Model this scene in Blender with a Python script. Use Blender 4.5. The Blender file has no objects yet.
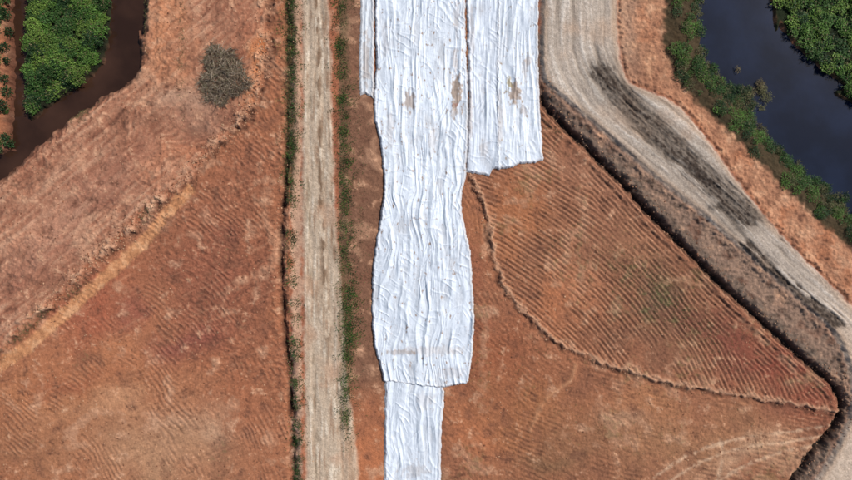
import bpy, math, numpy as np
from mathutils import Vector
rng=np.random.default_rng(7)
f32=np.float32
LF=1.12
def C(r,g,b):
    c=np.array([r,g,b],float)/255
    return (np.where(c<=0.04045,c/12.92,((c+0.055)/1.055)**2.4)/LF).astype(f32)
# ---------- noise ----------
_tabs={}
def _tab(seed):
    if seed not in _tabs:
        r=np.random.default_rng(seed); p=r.permutation(1024); a=r.random(1024)*2*np.pi
        _tabs[seed]=(p,np.cos(a).astype(f32),np.sin(a).astype(f32))
    return _tabs[seed]
def perlin(x,y,seed=0):
    p,gx,gy=_tab(seed)
    x=np.asarray(x,f32);y=np.asarray(y,f32)
    xf=np.floor(x);yf=np.floor(y);xi=xf.astype(np.int32);yi=yf.astype(np.int32);x=x-xf;y=y-yf
    u=x*x*x*(x*(x*6-15)+10);v=y*y*y*(y*(y*6-15)+10)
    a=p[xi&1023];b=p[(xi+1)&1023]
    def g(pp,yy,dx,dy):
        h=p[(pp+yy)&1023];return gx[h]*dx+gy[h]*dy
    n00=g(a,yi,x,y);n10=g(b,yi,x-1,y);n01=g(a,yi+1,x,y-1);n11=g(b,yi+1,x-1,y-1)
    t=n00+u*(n10-n00);s=n01+u*(n11-n01)
    return (t+v*(s-t))*1.5
def fbm(x,y,o=4,seed=0,g=0.5):
    t=0;a=1.0;n=0
    for i in range(o):
        t=t+a*perlin(x*(2.03**i)+17*i,y*(2.03**i)+9*i,seed+i);n+=a;a*=g
    return t/n*1.3
def worley(x,y,seed=0):
    r=np.random.default_rng(seed);p=r.permutation(1024);jx=r.random(1024).astype(f32);jy=r.random(1024).astype(f32)
    xf=np.floor(x);yf=np.floor(y);xi=xf.astype(np.int32);yi=yf.astype(np.int32)
    best=np.full(x.shape,9,f32)
    for dx in(-1,0,1):
        for dy in(-1,0,1):
            h=p[(p[(xi+dx)&1023]+yi+dy)&1023]
            d=(xf+dx+jx[h]-x)**2+(yf+dy+jy[h]-y)**2
            best=np.minimum(best,d)
    return np.sqrt(best)
def ss(x,a,b):
    t=np.clip((x-a)/(b-a),0,1);return t*t*(3-2*t)
def cr(pts,n=6):
    P=np.array(pts,float);P=np.vstack([2*P[0]-P[1],P,2*P[-1]-P[-2]]);o=[]
    for i in range(1,len(P)-2):
        for t in np.arange(n)/n:
            a,b,c,d=P[i-1:i+3]
            o.append(0.5*(2*b+(c-a)*t+(2*a-5*b+4*c-d)*t*t+(3*b-a-3*c+d)*t**3))
    o.append(P[-2]);return np.array(o)
# ---------- grid (units: 0.1 m, origin = top-left of the surveyed site) ----------
ST=0.78
def axis(c0,c1):
    f=np.arange(c0,c1,ST);o=[];s=ST;x=0
    while x<16000: s*=1.2;x+=s;o.append(x)
    o=np.array(o);return np.concatenate([(f[0]-o)[::-1],f,f[-1]+o]).astype(f32)
us=axis(-90,942);vs=axis(-70,550)
U,V=np.meshgrid(us,vs)
def W(u,v): return (np.asarray(u)-426)*0.1,(240-np.asarray(v))*0.1
def pdist(pts,R,closed=False):
    D=np.full(U.shape,R,f32);S=np.zeros(U.shape,f32);G=np.ones(U.shape,f32);acc=0
    q=list(range(len(pts)-1))
    for i in q:
        a=pts[i];b=pts[i+1];L=math.hypot(*(b-a))
        if L<1e-6: continue
        j0,j1=np.searchsorted(us,[min(a[0],b[0])-R,max(a[0],b[0])+R]);i0,i1=np.searchsorted(vs,[min(a[1],b[1])-R,max(a[1],b[1])+R])
        if j1>j0 and i1>i0:
            u=U[i0:i1,j0:j1]-a[0];v=V[i0:i1,j0:j1]-a[1];dx,dy=(b-a)/L
            t=np.clip(u*dx+v*dy,0,L);d=np.hypot(u-t*dx,v-t*dy);m=d<D[i0:i1,j0:j1]
            D[i0:i1,j0:j1][m]=d[m];S[i0:i1,j0:j1][m]=(acc+t)[m];G[i0:i1,j0:j1][m]=np.where(dx*v-dy*u>0,1,-1)[m]
        acc+=L
    return D,S,G   # G=+1: right-hand side when walking along pts (image sense)
def sdpoly(pts,R):
    P=np.vstack([pts,pts[:1]]);D,_,_=pdist(P,R);ins=np.zeros(U.shape,bool)
    for a,b in zip(P[:-1],P[1:]):
        if a[1]==b[1]: continue
        lo,hi=(a,b) if a[1]<b[1] else (b,a)
        i0,i1=np.searchsorted(vs,[lo[1],hi[1]])
        if i1>i0:
            xi=lo[0]+(vs[i0:i1]-lo[1])*(hi[0]-lo[0])/(hi[1]-lo[1]);ins[i0:i1]^=(us[None,:]<xi[:,None])
    return np.where(ins,-D,D)
# ---------- shared noises ----------
nA=fbm(U/160,V/160,3,1);nB=fbm(U/50,V/50,4,11);nC=fbm(U/16,V/16,4,21);nD=fbm(U/6,V/6,3,31,0.65)
nE=fbm(U/2.6,V/2.6,2,35,0.6)
wu=fbm(U/60,V/60,3,41);wv=fbm(U/60,V/60,3,51)
edge=fbm(U/9,V/9,3,61)
def rot(deg):
    a=math.radians(deg);return U*math.cos(a)+V*math.sin(a),-U*math.sin(a)+V*math.cos(a)
# ---------- features ----------
ridgeL=cr([(-300,560),(-100,425),(0,345),(30,318),(60,295),(95,258),(125,232),(150,208),(185,180),(208,148),(235,125),(252,100),(262,60),(264,0),(262,-300)])
dR,sR,gR=pdist(ridgeL,150)
sdR=dR*gR           # + = lower right side
strip=cr([(-200,500),(0,366),(40,336),(90,290),(140,245),(168,213),(188,190)])
dS,_,_=pdist(strip,60)
ditchL=cr([(284,-300),(287,0),(288,90),(286,170),(282,215),(281,260),(284,320),(289,370),(291,410),(294,480),(298,800)])
dDL,sDL,gDL=pdist(ditchL,60)
ditchR=cr([(538,84),(545,104),(562,122),(590,150),(625,185),(650,213),(685,247),(715,277),(750,310),(785,342),(812,366),(832,384),(842,404),(836,424),(812,455),(790,485),(740,560),(600,760)])
dDR,sDR,gDR=pdist(ditchR,170)
haul=np.vstack([cr([(538,-300),(541,0),(541,50),(546,82),(572,105),(610,138),(650,174),(690,206),(730,239),(770,274),(808,308),(834,336),(846,366),(850,405),(838,440),(815,480),(760,560),(650,760)]),
     cr([(1250,760),(960,420),(870,328),(835,292),(800,257),(765,219),(730,175),(702,136),(674,105),(648,92),(626,80),(618,50),(615,0),(613,-300)])])
hd=sdpoly(haul,60)
haulc=cr([(576,-300),(578,0),(582,60),(610,105),(650,140),(690,175),(740,222),(790,270),(850,325),(1000,460)])
dH,sH,gH=pdist(haulc,80)
furrow=cr([(466,168),(474,186),(484,208),(489,235),(494,265),(510,298),(535,325),(560,345),(600,363),(660,382),(720,393),(780,403),(838,414)])
dF,sF,gF=pdist(furrow,180)
watR=np.vstack([cr([(700,-300),(704,0),(705,30),(712,60),(728,85),(745,105),(770,135),(800,165),(825,185),(852,208),(1000,330),(1300,560)]),
      cr([(1500,300),(900,115),(852,83),(825,62),(805,45),(785,20),(778,0),(760,-300)])])
wr=sdpoly(watR,60)
vegR=np.vstack([cr([(662,-300),(666,0),(663,30),(670,60),(688,90),(713,115),(743,145),(773,175),(803,205),(833,232),(850,247),(998,370),(1300,600)]),
      cr([(1310,570),(1003,326),(855,205),(828,182),(803,162),(773,132),(748,102),(731,82),(715,58),(708,30),(707,0),(703,-300)])])
vr=sdpoly(vegR,40)
farR=np.vstack([cr([(762,-300),(780,0),(787,20),(807,45),(827,62),(854,83),(902,115),(1500,300)]),[(1500,-300)]])
fr=sdpoly(farR,40)
watL=np.vstack([cr([(112,-300),(106,0),(104,35),(95,65),(70,86),(40,106),(22,118),(22,60),(20,0),(20,-300)]),[(6,-300)],
      cr([(6,0),(8,60),(6,120),(2,150),(-20,160),(-300,300)]),
      cr([(-300,340),(-20,186),(8,167),(35,142),(65,117),(97,95),(126,78),(136,58),(134,30),(141,0),(143,-300)])])
wl=sdpoly(watL,60)
thick=np.array([(20,-200),(106,-200),(105,0),(103,35),(94,63),(68,85),(40,104),(22,118)],float)
tk=sdpoly(thick,30)
road_l=np.interp(V,[-300,0,100,200,300,400,480,800],[300,302,304,303,305,306,307,312])+1.2*perlin(V/30,V*0,71)+1.0*perlin(V/7,V*0,73)
road_r=np.interp(V,[-300,0,60,120,200,300,380,430,480,800],[326,327,330,331,334,341,346,353,358,364])+1.8*perlin(V/25,V*0,72)+1.0*perlin(V/7,V*0,74)
rd=np.maximum(road_l-U,U-road_r)
def edgef(pts): 
    P=cr(pts,5);return P[:,1],P[:,0]
A_l=edgef([(376,-260),(375,0),(376,60),(374,110),(381,148),(384,190),(379,228),(373,268),(372,320),(375,350),(382,376),(384,390)])
A_r=edgef([(465,-260),(465,0),(468,100),(466,172),(462,192),(462,212),(469,248),(472,280),(474,330),(472,362),(469,378),(468,390)])
sheetpoly=np.array([(362,-260),(362,98),(374,100),(381,148),(384,190),(379,228),(373,268),(372,320),(375,350),(384,380),(385,700),(440,700),(442,386),(468,383),(474,330),(472,280),(462,200),(466,174),(491,176),(543,160),(539,60),(539,-260)],float)
sp=sdpoly(sheetpoly,40)
# ---------- height ----------
H=0.35*nA+0.12*nB
roadm=1-ss(rd,-2,3);haulm=1-ss(hd+1.5*edge,-3,3)
leftup=ss(-sdR,0,8)*(U<300)
leftlow=ss(sdR,0,8)*(U<290)
rightf=((gDR>0)*1.0)*(U>440)
shm=1-ss(sp,-2,4)
wo=1-worley(U/6.5+0.8*wu,V/5+0.8*wv,3);wo2=1-worley(U/3.2,V/3.2,4);wo3=1-worley(U/11+.2*nC,V/9+.2*nD,5)
def elong(deg,a,b,seed,warp=0.5):
    x,y=rot(deg);return 1-worley(x/a+warp*wu*3,y/b+warp*wv*4+0.35*nC,seed)
H+=0.040*nC+0.024*nD+0.010*nE
clod=ss(fbm(U/45,V/45,3,81),-0.35,0.35)
we1=elong(-42,11,4.6,201,.8)
H+=(0.12*we1**2+0.06*wo2**2+0.06*wo+.12*wo3**2*clod)*leftup*(0.35+0.65*clod)
x1,y1=rot(-40)
gr1=fbm(x1/60,y1/4.5,3,205);gr2=fbm(x1/110,y1/11,2,207)
H+=leftup*(0.05*gr1+.10*gr2)
st=np.clip(np.sin(sdR*2*np.pi/15+2.0*fbm(U/40,V/40,2,91)),-1,1)
H+=0.05*st*leftup*ss(nB,-0.2,0.3)
# left lower field: scaly clods + fine drag lines
we2=elong(-20,10,4.2,211,1.0)
we3=elong(28,9,4.0,213,1.0)
selw=ss(fbm(U/70,V/70,3,97),-.25,.25)
we=we2*selw+we3*(1-selw)
coarse=0.25+0.75*ss(U-125-70*nB,0,90)*ss(420+30*nB-V,0,70)
H+=leftlow*(0.11*we**2*coarse+0.05*wo2**2*coarse+.03*wo+.10*wo3**2*coarse)
x2,y2=rot(-24);fine=fbm(x2/40+wu,y2/2.6+2*wv,2,217)
H+=leftlow*0.022*fine
def tread(ph,sharp=.5):
    p=ph-np.floor(ph);return np.abs(p*2-1)**sharp
brk=ss(fbm(U/9,V/9,2,219),-.65,-.05)
rl=np.hypot(U+120,V-620)
phl=rl/4.6+1.4*wu+.12*nC+.06*nD
ripl=1-2*tread(phl,1.0);rlm=ss(fbm(U/48,V/48,3,109),-.05,.35)*brk
H+=leftlow*.034*ripl*rlm
# right field tread marks: concentric dozer passes, each pass a band with its own offset
rr=np.hypot(U-300,V-600)
band_=np.floor(rr/23+.25*wu);jit=(np.sin(band_*12.9)*43758.5)%1
ph2=rr/4.3+0.5*wu+0.07*nC+.05*nD+jit
ph2b=dDR/4.2+0.35*wu+0.07*nC+.05*nD
sel=ss(dDR+26*nB,26,38)
rip2=1-2*(tread(ph2,1.0)*sel+tread(ph2b,1.0)*(1-sel))
edgeb=np.abs((rr/23+.25*wu)-band_-.5)*2
r2m=ss(fbm(U/55,V/55,3,103),-0.55,0.0)*brk*(1-.7*ss(edgeb,.86,1))
inner=ss(-gF*dF,0,5)*rightf
outer=ss(gF*dF,0,5)*rightf
ph3=dF/4.6+.8*wu+.1*nC
rip3=1-2*tread(ph3,1.0)
r3m=ss(fbm(U/50,V/50,3,107),-0.1,0.3)*brk
H+=inner*0.055*rip2*r2m+outer*0.028*rip3*r3m+rightf*(0.035*wo**2+.035*wo2**2)
we4=elong(35,9,3.8,221,.8)
H+=rightf*(0.06*we4**2+.08*wo3**2*ss(nB,-.2,.3))*(1-r2m*.75)
# left ridge scarp
rn=0.45+1.0*np.clip(fbm(U/16,V/16,3,111),-.5,1)
H+=0.5*np.exp(-((sdR+6*edge)/4.5)**2)*rn*(0.3+0.8*wo)
H-=0.30*np.exp(-((sdR-7+5*edge)/3.5)**2)*rn
stripm=(1-ss(dS+2.6*edge,4.0,8))*ss(fbm(U/20,V/20,2,113),-.9,-.2)
H=H-stripm*0.14
dl=dDL+1.8*edge+1.8*perlin(V/14,U*0,113)
dlw=0.45+0.55*ss(perlin(V/23,U*0,117),-.5,.2)
H-=0.6*np.exp(-(dl/3.0)**2)*(0.4+0.6*ss(V,120,200))*dlw
H+=0.16*np.exp(-((dDL*gDL*-1-9+2*edge)/4)**2)
H+=0.14*wo**2*np.exp(-((dDL)/12)**2)
# dirt track
cr_=(U-road_l)/(road_r-road_l)
tr=np.exp(-((cr_-0.22)/0.09)**2)+np.exp(-((cr_-0.72)/0.09)**2)
streak=fbm(U/3.4,V/45,3,121)
Hroad=0.35*nA+0.05+0.035*nC+0.025*nD+.008*nE-0.06*tr+0.028*streak
H=H*(1-roadm)+Hroad*roadm
# haul road
dHs=dH*gH
hst=fbm(dHs/4.2+.3*nC,sH/70,3,131);hst2=fbm(dHs/11,sH/110,2,135)
smear,_,_=pdist(cr([(600,74),(622,98),(650,128),(685,162),(722,200),(745,219)]),50)
smear2,_,_=pdist(cr([(744,250),(775,280),(800,300),(830,322)]),40)
hbr=ss(fbm(dHs/5,sH/8,3,137),-.6,.1)
smm=(1-ss(smear+7*hst+4*nC,7,15))*(0.6+0.4*ss(hst+.6*nD,-.3,.3))*(.7+.3*hbr)
smm=np.maximum(smm,(1-ss(smear2+7*hst+5*nC,4,12))*0.95*(.6+.4*hbr))
smm=np.maximum(smm,(1-ss(np.hypot(U-716,(V-205))+9*nC,5,13))*.85)
smm=np.maximum(smm,.55*(1-ss(np.abs(dHs+17+5*nB),1.2,3.5))*hbr*ss(sH,330,380)*(V<300))
Hh=0.35*nA+0.45+0.04*nC+0.025*nD+.012*nE+0.05*hst+0.06*hst2+smm*(0.16*wo2*wo2-0.12+0.12*hst)
H=H*(1-haulm)+Hh*haulm
berm=np.exp(-((hd-5+3*edge)/3.5)**2)*(gDR<0)
H+=0.16*berm*(0.3+wo+.5*wo2)
wob=2.2*edge+1.4*nD
H-=0.75*np.exp(-((dDR+wob)/3.8)**2)*ss(sDR,2,14)
H+=0.18*np.exp(-((dDR*gDR-9+2*edge)/3.5)**2)*ss(sDR,5,20)*(0.4+wo)
H+=0.12*(wo**2+.6*wo2**2)*(gDR<0)*(hd>0)*(1-haulm)
# curved furrow
fk=.5+.5*ss(fbm(U/18,V/18,2,119),-.3,.2)
H+=fk*0.17*np.exp(-((dF*gF+2.5+4*edge)/2.3)**2)*(0.4+0.8*wo);H-=fk*0.20*np.exp(-((dF*gF-2.5+4*edge)/2.4)**2)
f3,_,_=pdist(cr([(575,365),(570,380),(545,400),(530,430)]),30)
H+=0.06*np.exp(-((f3+2*edge)/2)**2)
tt=0
for pl in ([(655,478),(690,455),(740,438),(800,430),(835,424)],[(665,486),(700,463),(745,447),(800,440),(828,434)],[(700,500),(735,470),(780,452),(822,444)],[(720,440),(722,460),(712,500)]):
    d,_,_=pdist(cr(pl),20);tt=tt+np.exp(-((d+1.6*edge)/1.6)**2)*ss(nC+nD,-.7,.1)
H-=0.05*tt
# banks / basins
def basin(sd,Hh,a,b):
    t=ss(sd+3*edge,a,b);return (-1.9)*(1-t)+Hh*t
H=basin(wr,H,-18,24)
H=np.where(fr<0,-0.85+0.15*nC,H)
H=basin(wl+1.5*nC,H,-11,12)
H=np.where(tk<-1,-0.75+0.1*nC,H)
H=H*(1-shm)+(0.35*nA+0.04*nB)*shm
far=ss(np.maximum(np.abs(U-426)-620,np.abs(V-240)-450),0,400)
H=H*(1-far)+far*0.3*nA
# ---------- colour ----------
col=np.empty(U.shape+(3,),f32)
col[:]=C(158,95,65)
def mix(c,m,k=1.0):
    global col
    m=np.clip(m*k,0,1)[...,None].astype(f32);col=col*(1-m)+np.asarray(c,f32)*m
def blob(cx,cy,rx,ry,rot=0):
    a=math.radians(rot);x=U+26*wu+12*nC+4*nD-cx;y=V+26*wv+12*nB+4*nE-cy
    xr=x*math.cos(a)+y*math.sin(a);yr=-x*math.sin(a)+y*math.cos(a)
    return np.exp(-((xr/rx)**2+(yr/ry)**2))
# left upper
mix(C(164,110,82),leftup)
mix(C(194,146,114),leftup*ss(gr1+.7*gr2+.5*nB,0.0,0.8),.75)
mix(C(134,82,60),leftup*ss(-gr1-.7*gr2-.5*nB,0.05,0.8),.75)
mix(C(186,138,106),leftup*ss(we1,.5,.85),.35)
for b in [((160,30,30,60),(190,124,82),.65),((110,170,50,25,-40),(150,96,74),.6),((60,230,60,20,-38),(184,134,106),.5),((30,270,50,12,-38),(142,88,68),.6),((200,120,30,30),(150,98,74),.6),((170,160,30,14,-40),(184,114,76),.5),((100,210,22,10,-40),(126,74,56),.5),((180,95,25,18,0),(178,148,122),.45)]:
    mix(C(*b[1]),blob(*b[0])*leftup,b[2])
mix(C(196,118,66),blob(262,60,12,70)*1.0*(U<285),.8)
mix(C(154,90,62),blob(238,30,12,40)*1.0*(U<285),.5)
# left lower
mix(C(158,99,67),leftlow)
for b in [((140,350,90,50,-25),(184,120,78),.65),((60,440,90,50,0),(156,100,66),.7),((210,280,60,70,0),(136,80,60),.8),((245,180,40,55,0),(146,90,64),.75),
          ((185,340,45,22,-20),(124,66,58),.75),((160,450,80,35,0),(178,134,98),.75),((240,400,40,60,0),(152,92,62),.7),((90,300,50,30,-40),(160,84,60),.65),
          ((200,425,25,18,0),(192,152,118),.6),((30,395,40,18,0),(180,118,76),.65),((120,405,60,14,-10),(194,142,102),.55),((130,310,20,12,-30),(128,68,60),.55),((225,225,22,16,0),(120,68,54),.6),((265,300,14,50,0),(128,78,58),.6),((70,380,40,10,-20),(146,80,54),.5),((20,450,30,20,0),(142,98,68),.5),((150,220,20,10,-30),(182,146,116),.4)]:
    mix(C(*b[1]),blob(*b[0])*leftlow,b[2])
# right field
mix(C(148,95,67),rightf)
for b in [((520,215,45,60,20),(170,106,66),.85),((600,220,60,60,40),(144,96,70),.8),((665,300,55,35,35),(104,84,64),.9),((600,320,60,30,30),(144,92,64),.6),
          ((780,370,55,27,30),(136,70,52),.95),((720,335,45,25,30),(124,68,54),.8),((520,420,70,50,0),(160,102,64),.8),((600,440,70,30,0),(138,94,66),.6),((460,300,20,90,0),(148,88,62),.8),
          ((690,440,80,30,0),(160,114,78),.65),((760,455,60,16,-15),(194,152,116),.75),((500,360,40,30,0),(146,82,52),.6),((585,165,45,25,30),(152,106,80),.6),((650,405,40,14,10),(182,122,80),.55),((560,300,30,35,0),(178,110,70),.65),
          ((640,350,50,14,20),(116,80,60),.6),((540,250,18,30,20),(124,86,64),.5),((575,265,14,40,-30),(190,126,88),.4),((470,440,30,30,0),(172,104,66),.6),((560,460,30,12,0),(112,88,62),.5),((630,235,24,16,30),(170,118,84),.5),((620,420,20,10,0),(180,144,112),.4)]:
    mix(C(*b[1]),blob(*b[0])*rightf,b[2])
mid=(U>339)*(sp>-5)*(U<400)*1.0
mix(C(124,86,64),mid*ss(-V,-440,-380));mix(C(174,106,68),mid*ss(V,370,430));mix(C(160,112,82),mid*ss(nC,0,.6),.5)
bank=(hd>0)*(gDR<0)*(U>612)*ss(U+V*-1-400+0*U,-60,0)
mix(C(170,118,86),bank*ss(hd,0,6));mix(C(194,142,104),bank*ss(nC,0.0,.6),.6);mix(C(132,88,64),bank*ss(-nC,0.1,.6),.7);mix(C(180,110,70),bank*ss(nB,.1,.5),.5)
mix(C(156,132,110),blob(634,20,14,50)*bank,.6)
mix(C(130,110,94),(gDR<0)*(hd>-3)*(U<870)*(U>530)*(U-V<505)*(wr>30),.75)
mix(C(92,76,62),(gDR<0)*(hd>-3)*(U<870)*(U>530)*(U-V<505)*(wr>30)*ss(-nC-nD,.1,.7),.7)
# generic mottling; shade painted into clod crevices; tread crests paler, grooves darker
open_=(1-roadm)*(1-haulm)
mix(C(204,156,120),ss(nC+0.6*nD+.5*nE,0.35,1.1)*open_,.62)
mix(C(88,54,42),ss(-nC-0.6*nD-.5*nE,0.35,1.1)*open_,.65)
mix(C(194,146,112),ss(nB+nC,0.2,.7)*open_,.40);mix(C(120,78,58),ss(-nB-nC,0.2,.7)*open_,.42)
mix(C(86,54,42),ss(0.42-we,0,.3)*leftlow*coarse,.5)  # crevices between clods: shade put into the soil colour
mix(C(196,140,104),ss(fine,0.2,.9)*leftlow,.3);mix(C(112,70,52),ss(-fine,0.2,.9)*leftlow,.35)
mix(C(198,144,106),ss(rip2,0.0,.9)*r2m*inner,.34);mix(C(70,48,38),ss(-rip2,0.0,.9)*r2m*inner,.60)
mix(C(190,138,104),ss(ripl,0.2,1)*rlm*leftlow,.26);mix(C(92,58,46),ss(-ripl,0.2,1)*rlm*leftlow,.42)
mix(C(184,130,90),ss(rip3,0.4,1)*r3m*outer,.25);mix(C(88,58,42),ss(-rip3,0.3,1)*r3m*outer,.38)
mix(C(84,54,42),ss(0.38-we1,0,.3)*leftup,.5)  # upper-left clod gaps darkened in the colour as shade
mix(C(88,56,42),ss(0.36-we4,0,.3)*rightf,.35)  # painted shade in the gaps between right-field clods
mix(C(86,86,50),blob(660,300,60,28,35)*ss(nD+nC,0,.6),.75)
mix(C(104,92,56),rightf*ss(nB+0.8*nD,0.35,.9),.4)
mix(C(110,100,62),leftlow*ss(-nB+0.9*nD,0.7,1.1),.35)
# scarp & strips
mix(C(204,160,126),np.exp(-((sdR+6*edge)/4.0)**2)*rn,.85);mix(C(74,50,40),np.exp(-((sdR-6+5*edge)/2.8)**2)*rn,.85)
mix(C(194,134,88),stripm,.85);mix(C(212,160,116),stripm*ss(nC+.5*nD,0,.5),.5);mix(C(150,98,64),stripm*ss(-nC-.5*nD,0.1,.5),.5)
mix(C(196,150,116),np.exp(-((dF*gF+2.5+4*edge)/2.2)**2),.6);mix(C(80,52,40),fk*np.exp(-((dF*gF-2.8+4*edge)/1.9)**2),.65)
mix(C(188,134,94),np.exp(-((f3+2*edge)/2)**2),.5);mix(C(204,166,132),tt,.65)
# shoulders of track
sh=(U>289)*(U<305)*1.0
mix(C(186,148,120),sh*(1-ss(np.abs(U-297+edge*4),3,7)),.85);mix(C(122,84,64),sh*ss(nC+nD,0.1,.6),.5)
mix(C(44,30,24),np.exp(-(dl/2.5)**2)*(0.5+.5*ss(V,120,200))*dlw,.9)  # left ditch: dark line painted in to stand for its shade
# track
mix(C(186,162,136),roadm);mix(C(214,196,172),roadm*ss(streak+.5*nC+.3*nE,0.1,.7),.75);mix(C(152,120,94),roadm*ss(-streak+.5*nC+.3*nE,0.1,.7),.8)
mix(C(114,86,62),roadm*np.exp(-((cr_-0.58)/0.11)**2)*ss(fbm(U/6,V/22,3,141),-0.2,.2)*(1-ss(V,300,420)),.9)
mix(C(114,94,68),roadm*np.exp(-((cr_-0.18)/0.08)**2)*ss(fbm(U/8,V/30,3,145),0.05,.5),.6)
mix(C(124,94,70),roadm*np.exp(-((cr_-0.92)/0.08)**2)*ss(fbm(U/8,V/24,3,147),-.1,.3),.6)
mix(C(178,134,104),roadm*ss(nB,0.1,.6),.55)
mix(C(188,150,118),roadm*ss(V,390,450)*ss(cr_,.6,.9),.6)
# haul
mix(C(178,160,142),haulm);mix(C(206,192,176),haulm*ss(hst+.7*hst2+.3*nE,0.05,.8),.75);mix(C(130,114,98),haulm*ss(-hst-.5*hst2+.3*nC+.3*nE,0.2,.8),.7)
mix(C(194,166,140),haulm*ss(V+0.3*U-520,0,80),.65);mix(C(184,150,122),haulm*ss(nB,.1,.6),.5)
mix(C(174,142,114),haulm*np.exp(-((hd+3)/3)**2),.5)
mix(C(126,110,94),haulm*(1-ss(smear+6*nC,14,26)),.45)
mix(C(58,46,38),haulm*smm,.97)
mix(C(36,27,22),np.exp(-((dDR+wob)/4.3)**2)*ss(sDR,2,14),.97)  # right ditch: shaded band below the road, painted into the colour
mix(C(98,86,74),np.exp(-((dDR*gDR+8+3*edge)/4.5)**2)*ss(sDR,5,20)*(U<830),.6)
# wet banks & vegetation ground
mix(C(40,42,26),(1-ss(vr+4*edge,-2,5)),.9);mix(C(34,40,22),(1-ss(fr+3*edge,-2,4)),1)
mix(C(76,46,34),(1-ss(wl+3*edge,0,9)),.85)
mix(C(34,36,22),(1-ss(tk,0,7)))
mix(C(72,68,42),np.exp(-((U-291+3*edge)/6)**2)*(1-ss(V,165,200)),.7)
mix(C(80,76,48),np.exp(-((U-344+3*edge)/4.5)**2)*(1-ss(V,410,450))*(0.6+.4*nC),.7)
mix(C(84,90,48),far*ss(nA+.5*nB,-.3,.3),.8)
col*=(1+0.14*nD+0.16*nE+0.08*rng.standard_normal(U.shape).astype(f32))[...,None]
lum=(col@np.array([.3,.59,.11],f32))[...,None];col=col+(lum-col)*0.05
col=np.clip(col*1.04,0.004,0.9)
# ---------- mesh builder ----------
def mesh_obj(name,verts,faces,cols=None,mat=None,smooth=False,parent=None):
    k=faces.shape[1];me=bpy.data.meshes.new(name)
    me.vertices.add(len(verts));me.vertices.foreach_set('co',np.ascontiguousarray(verts,f32).ravel())
    me.loops.add(faces.size);me.loops.foreach_set('vertex_index',np.ascontiguousarray(faces,np.int32).ravel())
    me.polygons.add(len(faces));me.polygons.foreach_set('loop_start',np.arange(0,faces.size,k,dtype=np.int32))
    me.polygons.foreach_set('use_smooth',np.full(len(faces),smooth))
    if cols is not None:
        a=me.attributes.new('Col','FLOAT_COLOR','POINT')
        a.data.foreach_set('color',np.concatenate([cols,np.ones((len(cols),1))],1).astype(f32).ravel())
    me.update();me.validate()
    ob=bpy.data.objects.new(name,me);bpy.context.collection.objects.link(ob)
    if mat: me.materials.append(mat)
    if parent: ob.parent=parent
    return ob
def gridfaces(r,c):
    i=np.arange(r-1)[:,None]*c+np.arange(c-1)[None,:];i=i.ravel()
    return np.stack([i,i+c,i+c+1,i+1],1)
# ---------- materials ----------
def newmat(name):
    m=bpy.data.materials.new(name);m.use_nodes=True;nt=m.node_tree;b=nt.nodes['Principled BSDF'];return m,nt,b
def attrmat(name,rough,spec,nscale,lo,hi,bump,bscale,trans=0):
    m,nt,b=newmat(name);N=nt.nodes;L=nt.links
    at=N.new('ShaderNodeAttribute');at.attribute_name='Col'
    tc=N.new('ShaderNodeTexCoord');no=N.new('ShaderNodeTexNoise');no.inputs['Scale'].default_value=nscale;no.inputs['Detail'].default_value=6;no.inputs['Roughness'].default_value=.7
    L.new(tc.outputs['Object'],no.inputs['Vector'])
    mr=N.new('ShaderNodeMapRange');mr.inputs[1].default_value=.25;mr.inputs[2].default_value=.75;mr.inputs[3].default_value=lo;mr.inputs[4].default_value=hi
    L.new(no.outputs['Fac'],mr.inputs[0])
    mx=N.new('ShaderNodeVectorMath');mx.operation='SCALE';L.new(at.outputs['Color'],mx.inputs[0]);L.new(mr.outputs[0],mx.inputs['Scale'])
    L.new(mx.outputs[0],b.inputs['Base Color'])
    b.inputs['Roughness'].default_value=rough;b.inputs['Specular IOR Level'].default_value=spec
    if bump:
        n2=N.new('ShaderNodeTexNoise');n2.inputs['Scale'].default_value=bscale;n2.inputs['Detail'].default_value=5
        L.new(tc.outputs['Object'],n2.inputs['Vector'])
        bp=N.new('ShaderNodeBump');bp.inputs['Strength'].default_value=bump;bp.inputs['Distance'].default_value=.05
        L.new(n2.outputs['Fac'],bp.inputs['Height']);L.new(bp.outputs[0],b.inputs['Normal'])
    if trans:
        t=N.new('ShaderNodeBsdfTranslucent');L.new(mx.outputs[0],t.inputs['Color'])
        ms=N.new('ShaderNodeMixShader');ms.inputs[0].default_value=trans
        L.new(b.outputs[0],ms.inputs[1]);L.new(t.outputs[0],ms.inputs[2]);L.new(ms.outputs[0],N['Material Output'].inputs['Surface'])
    return m
msoil=attrmat('soil',.95,.12,5,.80,1.2,.9,9)
mleaf=attrmat('leaf',.6,.2,3,.85,1.15,0,1,.2)
mtwig=attrmat('twig',.85,.2,8,.8,1.2,0,1)
mfab=attrmat('geotextile',.5,.35,2.5,.95,1.04,.2,12)
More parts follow.
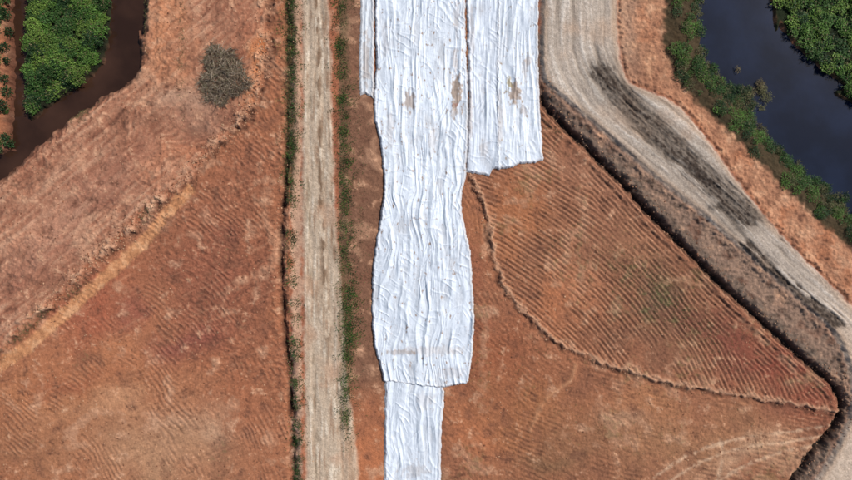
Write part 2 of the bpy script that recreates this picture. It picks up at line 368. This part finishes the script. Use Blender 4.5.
def watermat(name,c):
    m,nt,b=newmat(name);b.inputs['Roughness'].default_value=.06;b.inputs['IOR'].default_value=1.33
    N=nt.nodes;L=nt.links;tc=N.new('ShaderNodeTexCoord');no=N.new('ShaderNodeTexNoise');no.inputs['Scale'].default_value=1.6;no.inputs['Detail'].default_value=3
    L.new(tc.outputs['Object'],no.inputs['Vector']);bp=N.new('ShaderNodeBump');bp.inputs['Strength'].default_value=.06;bp.inputs['Distance'].default_value=.05
    L.new(no.outputs['Fac'],bp.inputs['Height']);L.new(bp.outputs[0],b.inputs['Normal'])
    n3=N.new('ShaderNodeTexNoise');n3.inputs['Scale'].default_value=.25;n3.inputs['Detail'].default_value=7;L.new(tc.outputs['Object'],n3.inputs['Vector'])
    r=N.new('ShaderNodeValToRGB');r.color_ramp.elements[0].position=.38;r.color_ramp.elements[1].position=.68
    r.color_ramp.elements[0].color=(*c,1);r.color_ramp.elements[1].color=(*[x*1.9 for x in c],1)
    L.new(n3.outputs['Fac'],r.inputs[0]);L.new(r.outputs[0],b.inputs['Base Color'])
    return m
# ---------- ground ----------
wx,wy=W(U,V)
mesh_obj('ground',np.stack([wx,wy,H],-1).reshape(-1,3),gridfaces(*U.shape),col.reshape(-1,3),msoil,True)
def samp(F,u,v):
    x=np.interp(u,us,np.arange(len(us)));y=np.interp(v,vs,np.arange(len(vs)))
    x0=np.clip(x.astype(int),0,len(us)-2);y0=np.clip(y.astype(int),0,len(vs)-2);a=x-x0;b=y-y0
    return (F[y0,x0]*(1-a)*(1-b)+F[y0,x0+1]*a*(1-b)+F[y0+1,x0]*(1-a)*b+F[y0+1,x0+1]*a*b)
def waterplane(name,u0,u1,v0,v1,z,mat):
    x0,y0=W(u0,v1);x1,y1=W(u1,v0)
    mesh_obj(name,np.array([(x0,y0,z),(x1,y0,z),(x1,y1,z),(x0,y1,z)]),np.array([[0,1,2,3]]),None,mat)
waterplane('pond_water',640,1280,-280,520,-1.1,watermat('pond_water',(0.005,0.008,0.018)))
waterplane('ditch_water',-280,180,-280,330,-1.0,watermat('muddy_water',(0.026,0.012,0.007)))
# ---------- geotextile ----------
def rid(n,k=2.2): return np.clip(1-np.abs(n)*k,0,1)
def wrinkle(u,v,seed,amp=1,swirl=1):
    w1=fbm(u/60,v/110,3,seed+1);w2=fbm(u/18,v/30,3,seed+5)
    sw=swirl*(0.35+0.65*ss(v,120,200))
    a=u+sw*(12*w1+3.0*w2)
    g1=ss(fbm(u/18,v/60,2,seed+6),-.3,.3);g2=ss(fbm(u/14,v/45,2,seed+7),-.3,.3);g3=ss(fbm(u/16,v/30,2,seed+8),-.3,.3)
    z=0.15*rid(perlin(a/17,v/170,seed+10),3.6)*g1+0.085*rid(perlin(a/9+9,v/120,seed+11),3)*g2+0.05*rid(perlin(a/4.8,v/70,seed+12),2.8)*g3
    z+=0.014*rid(perlin(a/2.7,v/28,seed+13),2.2)
    c1=u*.8+v*.6;c2=-u*.6+v*.8
    z+=0.05*rid(perlin(c1/30,c2/9+w1*2,seed+14),4.5)*ss(w2,-.1,.4)
    c1=u*.75-v*.66;c2=u*.66+v*.75
    z+=0.05*rid(perlin(c1/26,c2/8+w1*2,seed+15),4.5)*ss(-w2,-.1,.4)
    z+=0.016*fbm(u/3.6,v/4.4,3,seed+18)
    z+=0.08*fbm(u/22,v/36,2,seed+20)+0.03
    return z*amp
def sheet(name,Lf,Rf,v0,v1,off,seed,botf=None,swirl=1,amp=1,stains=(),step=.42,tint=(1,1,1)):
    vv=np.arange(v0,v1,step);Lx=np.interp(vv,*Lf)+0.9*perlin(vv/9,vv*0,seed+30)+.6*perlin(vv/3,vv*0,seed+31);Rx=np.interp(vv,*Rf)+1.0*perlin(vv/10,vv*0,seed+32)+.6*perlin(vv/3,vv*0,seed+33)
    n=int((Rx-Lx).max()/step);t=np.linspace(0,1,n)[None,:]
    u=Lx[:,None]*(1-t)+Rx[:,None]*t;v=np.repeat(vv[:,None],n,1)
    if botf is not None:
        vb=np.interp(u,*botf)+1.3*perlin(u/6,u*0,seed+35)+.6*perlin(u/2,u*0,seed+36);s=(v-v0)/(v1-v0);k=ss(s,0.55,1);v=v+(vb-v1)*k
    de=np.minimum(u-Lx[:,None],Rx[:,None]-u)
    de=np.minimum(de,(v.max(0)[None,:]-v))
    wr_=wrinkle(u,v,seed,amp,swirl)
    z=samp(H,u,v)+0.06+off+wr_*(0.25+.75*ss(de,0,2.5))
    z=z-(off*0.7+0.03)*(1-ss(de,0,1.0))
    z+=0.05*np.exp(-((de-1.8)/1.0)**2)
    x,y=W(u,v)
    c=np.empty(u.shape+(3,));c[:]=np.array([.64,.675,.715])*np.array(tint)
    d=fbm(u/14,v/30,4,seed+40);c*=(1-0.13*ss(d,0,.7))[...,None]
    c*=(1-0.09*ss(fbm(u/4,v/40,3,seed+42),0,.7))[...,None]
    lon=fbm(u/40,v/60,3,seed+44);c*=(1+0.07*lon)[...,None]
    band=ss(fbm(u/30,v/10,3,seed+46),.25,.6);c*=(1-0.05*band)[...,None]
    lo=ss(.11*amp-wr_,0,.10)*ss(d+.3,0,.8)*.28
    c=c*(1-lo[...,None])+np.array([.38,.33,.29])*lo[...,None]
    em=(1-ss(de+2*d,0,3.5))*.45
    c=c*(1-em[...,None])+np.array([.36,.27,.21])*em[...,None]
    for (cu,cv,ru,rv,k,cc) in stains:
        m=np.exp(-((u-cu)/ru)**2-((v-cv)/rv)**2)*2.0;m=ss(m+1.2*fbm(u/4,v/6,3,seed+50),.5,1.4)*k
        c=c*(1-m[...,None])+np.array(cc)*m[...,None]
    sp_=ss(fbm(u/2.5,v/2.5,2,seed+60),.45,.8)*ss(fbm(u/25,v/40,2,seed+62),0,.4)*.5
    c=c*(1-sp_[...,None])+np.array([.38,.28,.22])*sp_[...,None]
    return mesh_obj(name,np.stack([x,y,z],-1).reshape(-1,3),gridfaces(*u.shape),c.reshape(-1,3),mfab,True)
K=lambda pts:(np.array([p[1] for p in pts],float),np.array([p[0] for p in pts],float))
Kx=lambda pts:(np.array([p[0] for p in pts],float),np.array([p[1] for p in pts],float))
mud=(.32,.23,.17);rust=(.26,.12,.08)
sheet('geotextile_sheet',A_l,A_r,-250,384,.12,200,botf=Kx([(380,381),(440,388),(445,387),(466,383),(474,376)]),swirl=1.1,
   stains=[(456,92,6,17,.95,mud),(410,101,6,11,.75,mud),(455,106,4,2.2,1,rust),(455,112,5,6,.6,mud),(430,350,40,5,.4,(.45,.38,.33)),(400,352,14,3,.45,mud),(455,60,3,14,.45,mud),(452,372,14,6,.3,mud),(456,20,3,20,.3,mud),(390,130,5,20,.3,mud),(432,140,4,14,.3,mud),(385,40,4,20,.25,mud)])
sheet('geotextile_sheet',K([(384,350),(385,400),(384,480),(383,720)]),K([(443,350),(444,400),(441,440),(441,480),(439,720)]),368,715,.0,300,swirl=.8,stains=[(415,470,14,8,.3,mud),(425,400,10,10,.25,mud)])
sheet('geotextile_sheet',K([(466,-260),(466.5,0),(469,100),(466,172),(466,200)]),K([(500,-260),(500,0),(499,100),(500,200)]),-250,172,.03,400,botf=Kx([(466,172),(470,173),(489,176),(492,170),(500,169)]),swirl=.4,amp=.85,tint=(.95,.95,.96),
   stains=[(470,110,3,30,.45,mud),(472,30,3,30,.35,mud),(484,150,6,8,.3,mud)])
sheet('geotextile_sheet',K([(496,-260),(497,0),(496,100),(497,200)]),K([(538,-260),(538,60),(540,110),(543,160),(543,200)]),-250,166,.09,500,botf=Kx([(496,170),(510,168),(520,164),(535,163),(543,160)]),swirl=.4,amp=.85,
   stains=[(515,92,7,13,.95,mud),(509,84,3,8,.85,(.34,.27,.14)),(528,60,3,8,.5,mud),(500,120,3,30,.35,mud),(524,110,5,5,.5,mud),(525,70,3,12,.35,mud)])
sheet('geotextile_sheet',K([(361,-260),(361,0),(359,60),(360,100)]),K([(374,-260),(374,100)]),-250,98,.0,600,botf=Kx([(359,97),(366,94),(374,99),(378,99)]),swirl=.4,amp=.8,tint=(.86,.85,.83),stains=[(366,60,4,30,.55,mud)])
# ---------- foliage helpers ----------
def leaves(P,L,Wd,cols,tilt=1.0,steep=None):
    n=len(P);az=rng.random(n)*2*np.pi
    el=rng.normal(0,.45,n) if steep is None else rng.normal(steep,.25,n)
    d=np.stack([np.cos(az)*np.cos(el),np.sin(az)*np.cos(el),np.sin(el)],1)
    s=np.stack([-np.sin(az),np.cos(az),rng.normal(0,.4*tilt,n)],1);s/=np.linalg.norm(s,axis=1)[:,None]
    L=L[:,None];Wd=Wd[:,None]
    v=np.stack([P,P+d*L*.45+s*Wd,P+d*L,P+d*L*.45-s*Wd],1).reshape(-1,3)
    f=np.arange(4*n).reshape(n,4);return v,f,np.repeat(cols,4,0)
def sticks(A,B,r,cols):
    n=len(A);d=B-A;d/=np.linalg.norm(d,axis=1)[:,None]+1e-9
    up=np.tile([0.,0,1],(n,1));up[np.abs(d[:,2])>.9]=[1,0,0]
    a=np.cross(d,up);a/=np.linalg.norm(a,axis=1)[:,None];b=np.cross(d,a);vs_=[]
    for P,k in((A,1),(B,.5)):
        for t in range(3):
            an=t*2*np.pi/3;vs_.append(P+(a*math.cos(an)+b*math.sin(an))*(r*k)[:,None])
    v=np.stack(vs_,1).reshape(-1,3);o=np.arange(n)[:,None]*6
    f=np.concatenate([o+np.array([[t,(t+1)%3,3+(t+1)%3,3+t]]) for t in range(3)]);return v,f,np.repeat(cols,6,0)
def join(parts):
    v=[];f=[];c=[];o=0
    for a,b,d in parts: v.append(a);f.append(b+o);c.append(d);o+=len(a)
    return np.concatenate(v),np.concatenate(f),np.concatenate(c)
def pts_in(F,th,u0,u1,v0,v1,n):
    u=rng.uniform(u0,u1,n);v=rng.uniform(v0,v1,n);m=samp(F,u,v)<th;return u[m],v[m]
def clumps(cu,cv,rad,hgt,nper,lsize,palette,base=None,squash=.7,aspect=.3):
    """bushes: stems + leaf shell; plan units 0.1 m, hgt and lsize in m"""
    x,y=W(cu,cv);z=samp(H,cu,cv) if base is None else np.full(len(cu),base)
    n=len(cu);pi=rng.integers(0,len(palette),n);cc=np.array(palette)[pi]*rng.uniform(.7,1.25,(n,1))
    idx=np.repeat(np.arange(n),np.maximum((nper*(rad/rad.mean())**2).astype(int),3));m=len(idx)
    d=rng.standard_normal((m,3));d[:,2]=np.abs(d[:,2])*.9;d/=np.linalg.norm(d,axis=1)[:,None]
    lump=1+.28*np.sin(d[:,0]*5+idx)*np.cos(d[:,1]*6+idx*2)
    r=rng.uniform(.45,1,m)**.6*lump
    R=rad[idx]*.1
    P=np.stack([x[idx]+d[:,0]*R*r,y[idx]+d[:,1]*R*r,z[idx]+hgt[idx]*(.25+.75*squash*d[:,2]*r)],1)
    col=cc[idx]*rng.uniform(.6,1.3,(m,1))
    dry=rng.random(m)<.07;col[dry]=np.array([.16,.13,.06])
    L=lsize*rng.uniform(.6,1.3,m);parts=[leaves(P,L,L*aspect,col)]
    ns=5;ii=np.repeat(np.arange(n),ns);A=np.stack([x[ii],y[ii],z[ii]-.05],1);az=rng.random(n*ns)*6.28
    B=A+np.stack([np.cos(az)*rad[ii]*.06,np.sin(az)*rad[ii]*.06,hgt[ii]*.6],1)
    parts.append(sticks(A,B,.01+hgt[ii]*.015,np.tile(np.array([.09,.065,.04]),(n*ns,1))))
    return parts
G1,G2,G3,G4,DR,BR=[np.array(C(*g)) for g in((88,120,50),(64,94,42),(114,140,60),(46,70,36),(114,110,70),(108,94,66))]
u,v=pts_in(tk,-3.5,15,110,-150,125,520);r=rng.uniform(4,11,len(u));k=.6+.4*ss(perlin(u/25,v/25,801),-.2,.3)
mesh_obj('shrub_thicket',*join(clumps(u,v,r,rng.uniform(.4,1.5,len(u))*r/9*k,360,.17,[G1,G1,G2,G3,G2,G4])),mleaf)
u=rng.uniform(-60,-2,70);v=rng.uniform(-140,60,70);r=rng.uniform(6,12,70)
u=np.concatenate([u,rng.uniform(-14,5,45)]);v=np.concatenate([v,rng.uniform(-10,150,45)]);r=np.concatenate([r,rng.uniform(3,7,45)])
mesh_obj('bank_shrubs',*join(clumps(u,v,r,r*.16,300,.18,[G4,G2,G4*.8])),mleaf)
u,v=pts_in(fr,-2,740,1060,-160,220,2600);r=rng.uniform(4,9,len(u))
mesh_obj('water_plants',*join(clumps(u,v,r,rng.uniform(.3,.9,len(u)),150,.19,[G1,G2,G3,G1*.9,G4],aspect=.36)),mleaf)
u,v=pts_in(vr,-1.0,650,1010,-160,370,2700);r=rng.uniform(2.5,8,len(u));k=perlin(u/22,v/22,803)>-.5;u,v,r=u[k],v[k],r[k]
mesh_obj('bank_vegetation',*join(clumps(u,v,r,rng.uniform(.25,.8,len(u)),150,.18,[G2,G1,G4,DR*.7,G2*.9,G1,G4],aspect=.16)),mleaf)
u,v=rng.normal(748,11,55),rng.normal(100,11,55);r=rng.uniform(3,6,55)
mesh_obj('reed_clump',*join(clumps(u,v,r,rng.uniform(.3,.7,55),110,.25,[DR*.9,G4,BR],base=-1.1,aspect=.08)),mleaf)
q=cr([(712,62),(722,84),(738,100),(770,138),(800,168),(830,190),(860,215)],20);i=rng.integers(0,len(q),150)
u=q[i,0]+rng.normal(0,4,150);v=q[i,1]+rng.normal(0,4,150)
mesh_obj('reed_clump',*join(clumps(u,v,rng.uniform(2,5,150),rng.uniform(.3,.8,150),80,.28,[DR*.7,G4,G2],base=-1.15,aspect=.07)),mleaf)
def grass(name,u,v,n_per,hl,pal,spread=2.2):
    n=len(u);m=n*n_per;i=np.repeat(np.arange(n),n_per)
    uu=u[i]+rng.normal(0,spread,m);vv=v[i]+rng.normal(0,spread,m);x,y=W(uu,vv);z=samp(H,uu,vv)-.01
    pc=np.array(pal)[rng.integers(0,len(pal),n)]*rng.uniform(.7,1.25,(n,1))
    c=pc[i]*rng.uniform(.6,1.3,(m,1));L=hl*rng.uniform(.5,1.4,m)
    return mesh_obj(name,*leaves(np.stack([x,y,z],1),L,L*.09+.005,c,steep=.75),mleaf)
def along(vr0,vr1,cx,sd,n,dens):
    v=rng.uniform(vr0,vr1,n);u=np.interp(v,*K(cx))+rng.normal(0,sd,n);k=rng.random(n)<dens(u,v);return u[k],v[k]
P1=[(288,-300),(291,0),(292,100),(291,190),(292,300),(296,380),(297,480),(300,700)]
u,v=along(-200,188,P1,4.6,1900,lambda u,v:.34+.95*perlin(v/10,u/6,701));grass('roadside_grass',u,v,18,.2,[G2,G4,DR*.8,G1*.8,BR*.8])
u,v=along(185,640,[(p[0]+1,p[1]) for p in P1],3.2,1200,lambda u,v:np.where(v>340,.45,.15)+.75*perlin(v/12,u/8,702));grass('roadside_grass',u,v,18,.2,[G2,G4,DR*.8])
P2=[(336,-300),(338,0),(341,60),(343,120),(345,200),(347,260),(349,320),(346,380),(346,440),(348,500)]
u,v=along(-200,450,P2,3.8,2000,lambda u,v:.38+1.0*perlin(v/13,u/7,703)-(v>430)*.3);grass('roadside_grass',u,v,18,.19,[G2,G1*.9,DR*.7,G4])
u,v=along(-200,420,[(p[0]+10,p[1]) for p in P2],6,1000,lambda u,v:.32+.9*perlin(u/9,v/16,704));grass('weeds',u,v,9,.15,[DR*.8,G2,BR])
u,v=along(285,345,[(350,250),(351,350)],4.5,60,lambda u,v:.9+0*u);grass('weeds',u,v,18,.22,[G2,G1,G4],2.6)
def weeds(cu,cv,su,sv,n,rot=0):
    a=rng.normal(0,su,n);b=rng.normal(0,sv,n);t=math.radians(rot);return cu+a*math.cos(t)-b*math.sin(t),cv+a*math.sin(t)+b*math.cos(t)
W_=[(22,335,14,2,80,-38),(42,314,8,2,34,-38),(75,290,12,3,40,-40),(150,210,9,3,36,-40),(80,112,8,4,80,-30),(182,40,1.5,40,90,0),(665,300,40,16,240,35),(700,330,30,12,90,35),(640,270,28,10,100,35),(143,10,3,14,70,0),(560,365,40,14,40,0),(640,420,50,16,60,0),(560,255,20,12,40,40),(545,125,14,5,40,40)]
uu=[];vv=[]
for a in W_:
    x,y=weeds(*a);uu.append(x);vv.append(y)
grass('weeds',np.concatenate(uu),np.concatenate(vv),9,.12,[G2,DR,DR,BR],1.8)
# brush pile
n=2600;a=rng.random(n)*6.28;r=np.sqrt(rng.random(n));lob=1+.16*np.sin(3*a+1)+.10*np.sin(5*a)+.08*np.sin(9*a)
pu=223+23*r*np.cos(a)*lob;pv=76+28*r*np.sin(a)*lob
hp=.12+.50*np.clip(.5+perlin(pu/9,pv/9,811),0,1)
x,y=W(pu,pv);z=samp(H,pu,pv)+rng.random(n)*hp*np.clip(1.15-r**2,0.05,1)+.04
az=rng.random(n)*6.28;Ls=rng.uniform(.2,.9,n);A=np.stack([x,y,z],1);B=A+np.stack([np.cos(az)*Ls,np.sin(az)*Ls,rng.normal(0,.12,n)],1);B[:,2]=np.maximum(B[:,2],samp(H,pu,pv)+.02)
cc=np.array([C(164,146,124),C(138,120,100),C(124,106,84),C(92,70,56)])[rng.integers(0,4,n)]
lp=leaves(A+rng.normal(0,.15,A.shape)*[1,1,.3],rng.uniform(.08,.2,n),rng.uniform(.02,.05,n),np.array([C(114,106,78),C(134,118,96),C(86,84,60)])[rng.integers(0,3,n)])
mesh_obj('brush_pile',*join([sticks(A,B,rng.uniform(.012,.032,n),cc),lp]),mtwig)
# loose clods
import bmesh
bm=bmesh.new();bmesh.ops.create_icosphere(bm,subdivisions=1,radius=1);bv=np.array([p.co[:] for p in bm.verts]);bf=np.array([[p.index for p in f.verts] for f in bm.faces]);bm.free()
def rocks(name,u,v,s,pal):
    n=len(u);x,y=W(u,v);z=samp(H,u,v);sc=s[:,None,None]*rng.uniform(.6,1.3,(n,1,3))*np.array([1,1,.7]);V_=bv[None]*sc*(1+rng.normal(0,.16,(n,len(bv),1)))
    V_=V_+np.stack([x,y,z+s*.15],1)[:,None,:];f=(bf[None]+np.arange(n)[:,None,None]*len(bv)).reshape(-1,3)
    c=np.array(pal)[rng.integers(0,len(pal),n)]*rng.uniform(.75,1.2,(n,1));return mesh_obj(name,V_.reshape(-1,3),f,np.repeat(c,len(bv),0),msoil)
def near(pl,sd,n,off=0):
    i=rng.integers(0,len(pl)-1,n);t=rng.random(n)[:,None];p=pl[i]*(1-t)+pl[i+1]*t;return p[:,0]+rng.normal(off,sd,n),p[:,1]+rng.normal(0,sd,n)
E=[C(176,130,100),C(146,98,72),C(116,76,56),C(192,150,116)]
a1=near(ridgeL[20:],6,1900);a2=near(ditchR,6,1600,5);a3=near(furrow,3.5,700);a4=near(ditchL,5,900)
a5=(rng.uniform(-80,262,4200),rng.uniform(-60,330,4200));k=(samp(sdR,*a5)<0)&(samp(wl,*a5)>8)&(samp(tk,*a5)>2);a5=(a5[0][k],a5[1][k])
a6=(rng.uniform(390,830,2500),rng.uniform(120,520,2500));k=(samp(rightf,*a6)>.5)&(samp(sp,*a6)>3);a6=(a6[0][k],a6[1][k])
a7=(rng.uniform(-80,280,3600),rng.uniform(150,540,3600));k=(samp(leftlow,*a7)>.5);a7=(a7[0][k],a7[1][k])
al=(a1,a2,a3,a4,a5,a6,a7)
uu=np.concatenate([p[0] for p in al]);vv=np.concatenate([p[1] for p in al])
rocks('soil_clods',uu,vv,.025+.06*rng.random(len(uu))**2.5+.02*(np.arange(len(uu))<1900),E)
# ---------- light, sky, camera ----------
el=math.radians(46);az=math.radians(58)
s=Vector((math.sin(az)*math.cos(el),math.cos(az)*math.cos(el),math.sin(el)))
sun=bpy.data.lights.new('sun','SUN');sun.energy=4.2;sun.angle=math.radians(.5);sun.color=(1,.975,.94)
so=bpy.data.objects.new('sun',sun);so.rotation_euler=(-s).to_track_quat('-Z','Y').to_euler();bpy.context.collection.objects.link(so)
w=bpy.data.worlds.new('World');bpy.context.scene.world=w;w.use_nodes=True;nt=w.node_tree
sk=nt.nodes.new('ShaderNodeTexSky');sk.sky_type='NISHITA';sk.sun_disc=False;sk.sun_elevation=el;sk.sun_rotation=az
nt.links.new(sk.outputs[0],nt.nodes['Background'].inputs[0]);nt.nodes['Background'].inputs[1].default_value=.11
cam=bpy.data.cameras.new('camera');cam.lens=24;cam.sensor_width=36;cam.clip_end=5000
co=bpy.data.objects.new('camera',cam);co.location=(0,0,56.8);co.rotation_euler=(0,0,0);bpy.context.collection.objects.link(co)
sc=bpy.context.scene;sc.camera=co;sc.view_settings.view_transform='Standard';sc.view_settings.look='None';sc.view_settings.exposure=0
